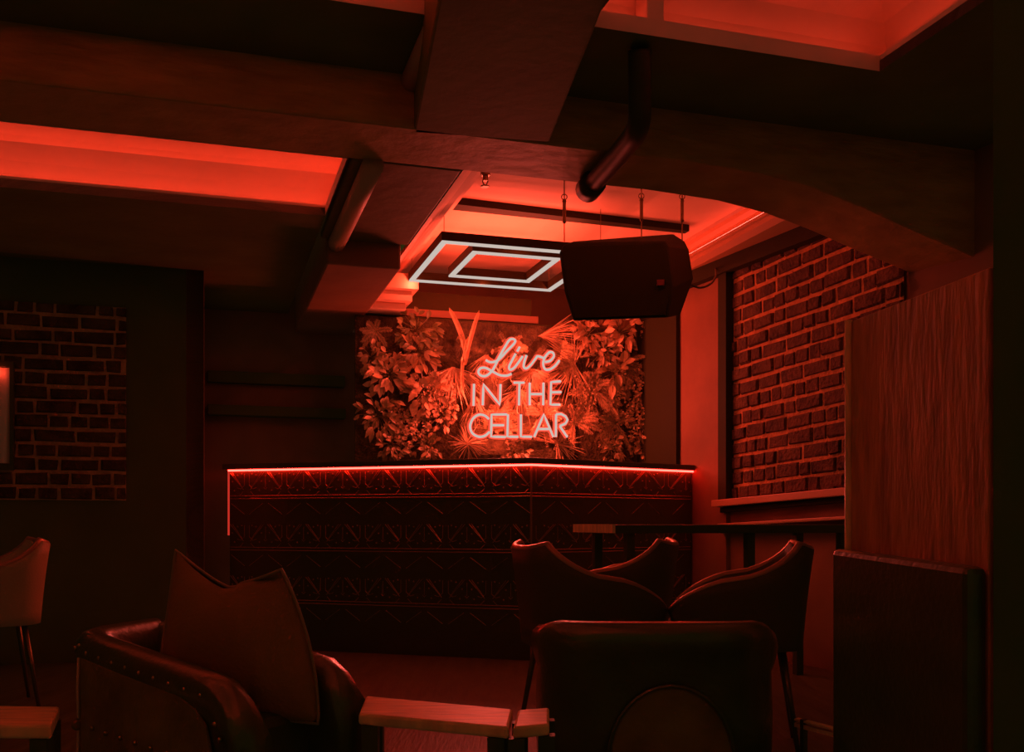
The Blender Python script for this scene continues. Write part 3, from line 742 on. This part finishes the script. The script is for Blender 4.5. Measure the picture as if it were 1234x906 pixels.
# ------------------------------------------------------------------ leather armchair with nail heads and the cushion in it
bN, aN, dF, cF = Vector((-.572,2.10,.45)), Vector((-1.155,2.60,.522)), Vector((-1.05,2.95,.525)), Vector((-.365,2.50,.455))
arm = empty('leather_armchair', Vector((-.78,2.52,0))); tag(arm, 'low leather armchair with brass nail heads holding the big cushion', 'armchair')
def round_poly(pts, rads):
    out_ = [pts[0]]
    for i in range(1, len(pts)-1):
        p = pts[i]; r = rads; a = p+(pts[i-1]-p).normalized()*r; c = p+(pts[i+1]-p).normalized()*r
        for k in range(9):
            t_ = k/8; out_.append(a*(1-t_)**2+p*2*t_*(1-t_)+c*t_**2)
    out_.append(pts[-1]); return out_
path = round_poly([bN,aN,dF,cF], .09)
dense = []
for a, c in zip(path, path[1:]):
    k = max(1, int((c-a).length/.05))
    dense += [a+(c-a)*i/k for i in range(k)]
dense.append(path[-1])
# front ends of the arms drop in a curve
def arm_z(i):
    p = dense[i]; dd = min(sum((dense[k+1]-dense[k]).length for k in range(i)), sum((dense[k+1]-dense[k]).length for k in range(i,len(dense)-1)))
    return p.z-.09*max(0, 1-dd/.14)**2.2
cen = Vector((-.78,2.53,0)); shell = MB(); n = len(dense); sect = []
for i, p in enumerate(dense):
    t_ = (dense[min(i+1,n-1)]-dense[max(i-1,0)]); t_.z = 0; t_.normalize(); o_ = Vector((-t_.y,t_.x,0))
    if o_.dot(p-cen) < 0: o_ = -o_
    zt0 = arm_z(i); w_ = .05
    pr = [(0,.10),(.0,zt0-.095),(.008,zt0-.075),(.012,zt0-.05),(.008,zt0-.025),(-.008,zt0-.006),(-.035,zt0+.002),(-.062,zt0-.006),(-.08,zt0-.03),(-.084,zt0-.09),(-.084,.10)]
    sect.append([Vector((p.x,p.y,0))+o_*a+Vector((0,0,zz)) for a, zz in pr])
k = len(sect[0]); vs = [q for s_ in sect for q in s_]
fs = [(i*k+j, i*k+(j+1)%k, (i+1)*k+(j+1)%k, (i+1)*k+j) for i in range(n-1) for j in range(k)]+[tuple(range(k)), tuple(range((n-1)*k, n*k))[::-1]]
shell.add(vs, fs); shell.build('arm_and_back', M['leather'], arm, smooth=True)
# outer side hide panel, with a curved front edge, and its nails
pan = MB(); off = .004; side = [i for i in range(n) if sum((dense[q+1]-dense[q]).length for q in range(i)) < .66]
t_ = (aN-bN); t_.z = 0; Ls = t_.length; t_.normalize(); o_ = Vector((-t_.y,t_.x,0)); 
if o_.dot(bN-cen) < 0: o_ = -o_
def SD(s, z, o=0): return Vector((bN.x,bN.y,0))+t_*s+o_*(o)+Vector((0,0,z))
tz = lambda s: .45+(.522-.45)*s/Ls
outl = [(.69,.11),(.69,tz(.69)-.055)]+[(s, tz(s)-.06) for s in (.5,.35,.22)]+[(.16,tz(.16)-.075),(.12,tz(.1)-.105),(.10,.30),(.095,.2),(.10,.11)]
pan.prism([SD(s,z,.001) for s, z in outl], o_*.010); pan.build('side_panel', M['leather_back'], arm, bevel=.003)
nails = [(.72,tz(.72)-.04),(.70,tz(.7)-.03)]+[(.66-.065*i, tz(.66-.065*i)-.042) for i in range(9)]+[(.085,.365),(.065,.335),(.055,.30),(.055,.265),(.06,.23),(.064,.195)]+[(.62-.07*i,.285-.002*i) for i in range(7)]+[(.55-.09*i,.205) for i in range(5)]
for s, z in nails:
    b = MB(); b.ball(SD(s,z,.014 if .1 < s < .69 and z < tz(s)-.06 else .008), .0062, 8); b.build('nail_head', M['brass'], arm, smooth=True)
b = MB(); b.tube([SD(.70,z,.010+.003*math.sin(z*40)) for z in (.11,.18,.24,.3,.38,.455)], .0045, 6); b.build('welt', M['trim'], arm, smooth=True)
b = MB(); b.ball(SD(.70,.285,.012), .016, 10); b.build('button', M['leather_back'], arm, smooth=True)
b = MB(); mid = [bN.lerp(aN,.08), bN.lerp(aN,.88), cF.lerp(dF,.9), cF.lerp(dF,.05)]
q = [Vector((p.x,p.y,.12))+(Vector((cen.x,cen.y,.12))-Vector((p.x,p.y,.12)))*.25 for p in mid]
b.hexa(q+[p+Vector((0,0,.22)) for p in q]); b.build('seat_cushion', M['leather'], arm, bevel=.03)
for p in mid:
    b = MB(); x, y = p.x+(cen.x-p.x)*.2, p.y+(cen.y-p.y)*.2; b.tube([(x,y,.13),(x,y,0)], .02, 10, r2=.014); b.build('leg', M['darkwood'], arm)
# cushion
N = 30
def cush(s, t, side):        # s,t in -1..1
    a, c = (s+1)/2, (t+1)/2    # c: 0 bottom 1 top
    TL, TR, BL, BR = (212,663), (339,686), (183,850), (383,872)
    x = (TL[0]*(1-a)+TR[0]*a)*c+(BL[0]*(1-a)+BR[0]*a)*(1-c)
    y = (TL[1]*(1-a)+TR[1]*a)*c+(BL[1]*(1-a)+BR[1]*a)*(1-c)
    y += 33*(1-abs(s)**1.35)*max(0,c-.25)/.75 * (1 if s<.2 else .9)     # top edge sags between the ears
    x += (12*math.sin(PI*c)**.8)*(max(0,s)**3) - (-7*math.sin(PI*c))*(max(0,-s)**3)*.3
    d = 2.52-.09*a+.05*c
    thick = .075*((1-abs(s)**2.4)*(1-abs(t)**2.4))**.55
    rs = .12+.42*(1-c); g = s-rs; w_ = math.sin(PI*min(1,.25+c*.75))
    soft = math.sqrt(g*g+.006)
    ridge = (.055-.16*(soft+g)*.5-.03*(soft-g)*.5)*max(0,(c-.15)/.85)**.7*(1-abs(s)**4)
    fold2 = .012*math.exp(-((s-.62+.25*(1-c))/.1)**2)*c*(1-c)*3
    ridge += fold2
    fold = .005*math.sin((s*3.2+c*5))*(1-abs(s))
    dd = d-(thick+ridge+fold) if side == 0 else d+thick*.8
    return P(x, y, d)+Vector((0, dd-d, 0))
b = MB(); vs = []; 
for side in (0,1):
    for i in range(N+1):
        for j in range(N+1): vs.append(cush(-1+2*j/N, -1+2*i/N, side))
K = (N+1)**2; fs = []
for side in (0,1):
    for i in range(N):
        for j in range(N):
            a = side*K+i*(N+1)+j; f_ = (a,a+1,a+N+2,a+N+1); fs.append(f_ if side == 0 else f_[::-1])
b.add(vs, fs)
bp_ = MB(); m_ = 24; edge = [cush(-1+2*k/m_,1,1) for k in range(m_)]+[cush(1,1-2*k/m_,1) for k in range(m_)]+[cush(1-2*k/m_,-1,1) for k in range(m_)]+[cush(-1,-1+2*k/m_,1) for k in range(m_)]
bp_.tube(edge, .0045, 6, closed=True)
cu = b.build('cushion', M['velvet'], smooth=True, merge=True); tag(cu, 'large velvet cushion with two pointed corners standing in the leather armchair', 'cushion')
pp = bp_.build('piping', M['velvet2'], smooth=True); pl_ = pp.location.copy(); pp.parent = cu; pp.location = pl_-cu.location  # lighter border tube added to imitate the backlit rim

# ------------------------------------------------------------------ tub armchair seen from behind
tub = empty('tub_armchair', (.41, 2.96, 0)); tag(tub, 'dark leather tub armchair seen from behind with shiny rolled top', 'armchair')
n = 56; sect = []; hw = .335
for i in range(n+1):
    t_ = -1+2*i/n; a = -PI/2+t_*PI*.86; ca, sa = math.cos(a), math.sin(a); e = .55
    x = math.copysign(abs(ca)**e, ca)*hw; y = math.copysign(abs(sa)**e, sa)*.26
    # rolled top, the right shoulder falls away
    zt0 = .530
    if t_ > .30: zt0 -= .105*min(1,(t_-.30)/.45)**1.2
    if t_ < -.34: zt0 -= .07*min(1,(-t_-.34)/.5)**1.1
    nx, ny = x/hw**2, y/.0676; l_ = math.hypot(nx, ny); nx /= l_; ny /= l_
    pr = [(0,.09),(.004,.25),(.0,zt0-.12),(.012,zt0-.085),(.02,zt0-.05),(.014,zt0-.02),(-.006,zt0-.003),(-.032,zt0),(-.058,zt0-.012),(-.07,zt0-.045),(-.065,zt0-.12),(-.065,.09)]
    sect.append([Vector((x+nx*o, y+ny*o, zz)) for o, zz in pr])
k = len(sect[0]); b = L(); vs = [q for s_ in sect for q in s_]
b.add(vs, [(i*k+j, i*k+(j+1)%k, (i+1)*k+(j+1)%k, (i+1)*k+j) for i in range(n) for j in range(k)]+[tuple(range(k)), tuple(range(n*k,(n+1)*k))[::-1]])
b.build('arm_and_back', M['leather'], tub, smooth=True)
b = L(); arc = [(-.15+.0,.12)]+[(.02-.17*math.cos(a), .16+.20*math.sin(a)) for a in [k_*PI/16 for k_ in range(17)]]+[(.19,.12)]
b.prism([Vector((x, -.275, z)) for x, z in arc], (0,.03,0)); b.build('back_pad', M['leather_back'], tub, bevel=.01)
b = L(); b.tube([(x,-.276,z) for x, z in arc], .005, 6); b.build('piping', M['leather'], tub)
b = L(); b.box(-.26,.26,-.19,.23,.12,.36); b.build('seat_cushion', M['leather'], tub, bevel=.04)
for sx in (-1,1):
    for sy in (-1,1):
        b = L(); b.tube([(sx*.24,sy*.17,.12),(sx*.25,sy*.18,0)], .02, 10, r2=.014); b.build('leg', M['darkwood'], tub)

# ------------------------------------------------------------------ cove led strips (lie on the ledges, out of direct sight)
def cove(label, segs, m='cove'):
    b = MB()
    for u0,u1,v0,v1,z0 in segs: b.ubox(u0,u1,v0,v1,z0,z0+.006)
    return tag(b.build('cove_led_strip', M[m]), label, 'led strip', 'led strips in the ceiling coves')
cove('red led strip on the lower ledge of the left ceiling recess', [(-1.9,.58,4.955,4.965,2.356),(.585,.595,4.2,4.96,2.356)])
cove('red led strip on the upper ledge of the left ceiling recess', [(-1.9,.65,5.03,5.04,2.540),(.655,.665,4.2,5.03,2.540)], 'cove_mid')
cove('red led strip on the ledge of the top left ceiling recess', [(-1.9,.74,3.32,3.34,2.555),(.74,.76,.6,3.33,2.555),(-1.9,.72,.32,.34,2.555),(-2.28,-2.26,.5,3.2,2.555)], 'cove_top')
cove('red led strip on the ledge of the top right ceiling recess', [(1.25,2.42,3.24,3.25,2.566),(2.47,2.48,.5,3.2,2.566),(1.19,1.20,.5,3.2,2.566)], 'cove_dim')

cove('red led strip on the cornice ledge along the right wall', [(2.955,2.965,4.2,7.2,2.519)], 'cove')  # added strip, out of view, brightening cornice and right side of ceiling
cove('red led strip fixed high on the far side of the cross beam', [(1.3,2.9,4.125,4.15,2.40)], 'cove_top')  # added emitter hidden by the beam, fills light onto the bay ceiling
# ------------------------------------------------------------------ lamps
def point(p, w, r=0.0, col=RED):
    l = bpy.data.lights.new('glow', 'POINT'); l.energy = w; l.color = col; l.shadow_soft_size = r
    o = bpy.data.objects.new('glow', l); COL.objects.link(o); o.location = p; return o
SIGN_W, PD_W, PU_W = 66.0, 12.0, 13.0
for cx, cy in ((200,320),(300,240),(400,250),(520,260),(640,250),(120,480),(240,480),(430,480),(545,480),(670,480),(130,695),(280,695),(390,695),(470,740),(600,700),(710,690)):
    point(S(cx,cy)+out*.035, SIGN_W/16)
for u, v in ((1.25,5.4),(1.715,5.4),(2.18,5.4),(1.25,5.82),(2.18,5.82),(1.25,6.25),(1.715,6.25),(2.18,6.25)):
    point(UV(u,v,2.325), PD_W/8)

al = bpy.data.lights.new('uplight', 'AREA'); al.shape = 'SQUARE'; al.size = .9; al.energy = PU_W; al.color = RED
ao = bpy.data.objects.new('uplight', al); COL.objects.link(ao); ao.location = UV(1.715,5.825,2.412); ao.rotation_euler = (PI,0,math.atan2(TY,TX))  # unseen area light added over the pendant to brighten the bay ceiling
point(wp(W_-.06, zt-.03, .05), .12)  # added lamp before the curtain, brightening its top corner
# ------------------------------------------------------------------ world, camera
w = bpy.data.worlds.new('world'); sc.world = w; w.use_nodes = True
bg = w.node_tree.nodes['Background']; bg.inputs['Color'].default_value = (1,.88,.16,1); bg.inputs['Strength'].default_value = .022
cam = bpy.data.cameras.new('camera'); co = bpy.data.objects.new('camera', cam); COL.objects.link(co)
co.location = (0,0,EYE); co.rotation_euler = (PI/2,0,0)
cam.sensor_width = 36; cam.lens = 36*FPX/1234; cam.shift_y = (HY-453)/1234; cam.clip_start = .05
sc.camera = co
vs_ = sc.view_settings; vs_.view_transform = 'Standard'; vs_.look = 'None'; vs_.gamma = 1; vs_.exposure = 0; vs_.use_curve_mapping = False
sc.cycles.use_denoising = True
sc.cycles.use_fast_gi = True; sc.cycles.fast_gi_method = 'ADD'; w.light_settings.ao_factor = .024; w.light_settings.distance = .25
sc.cycles.sample_clamp_indirect = 4
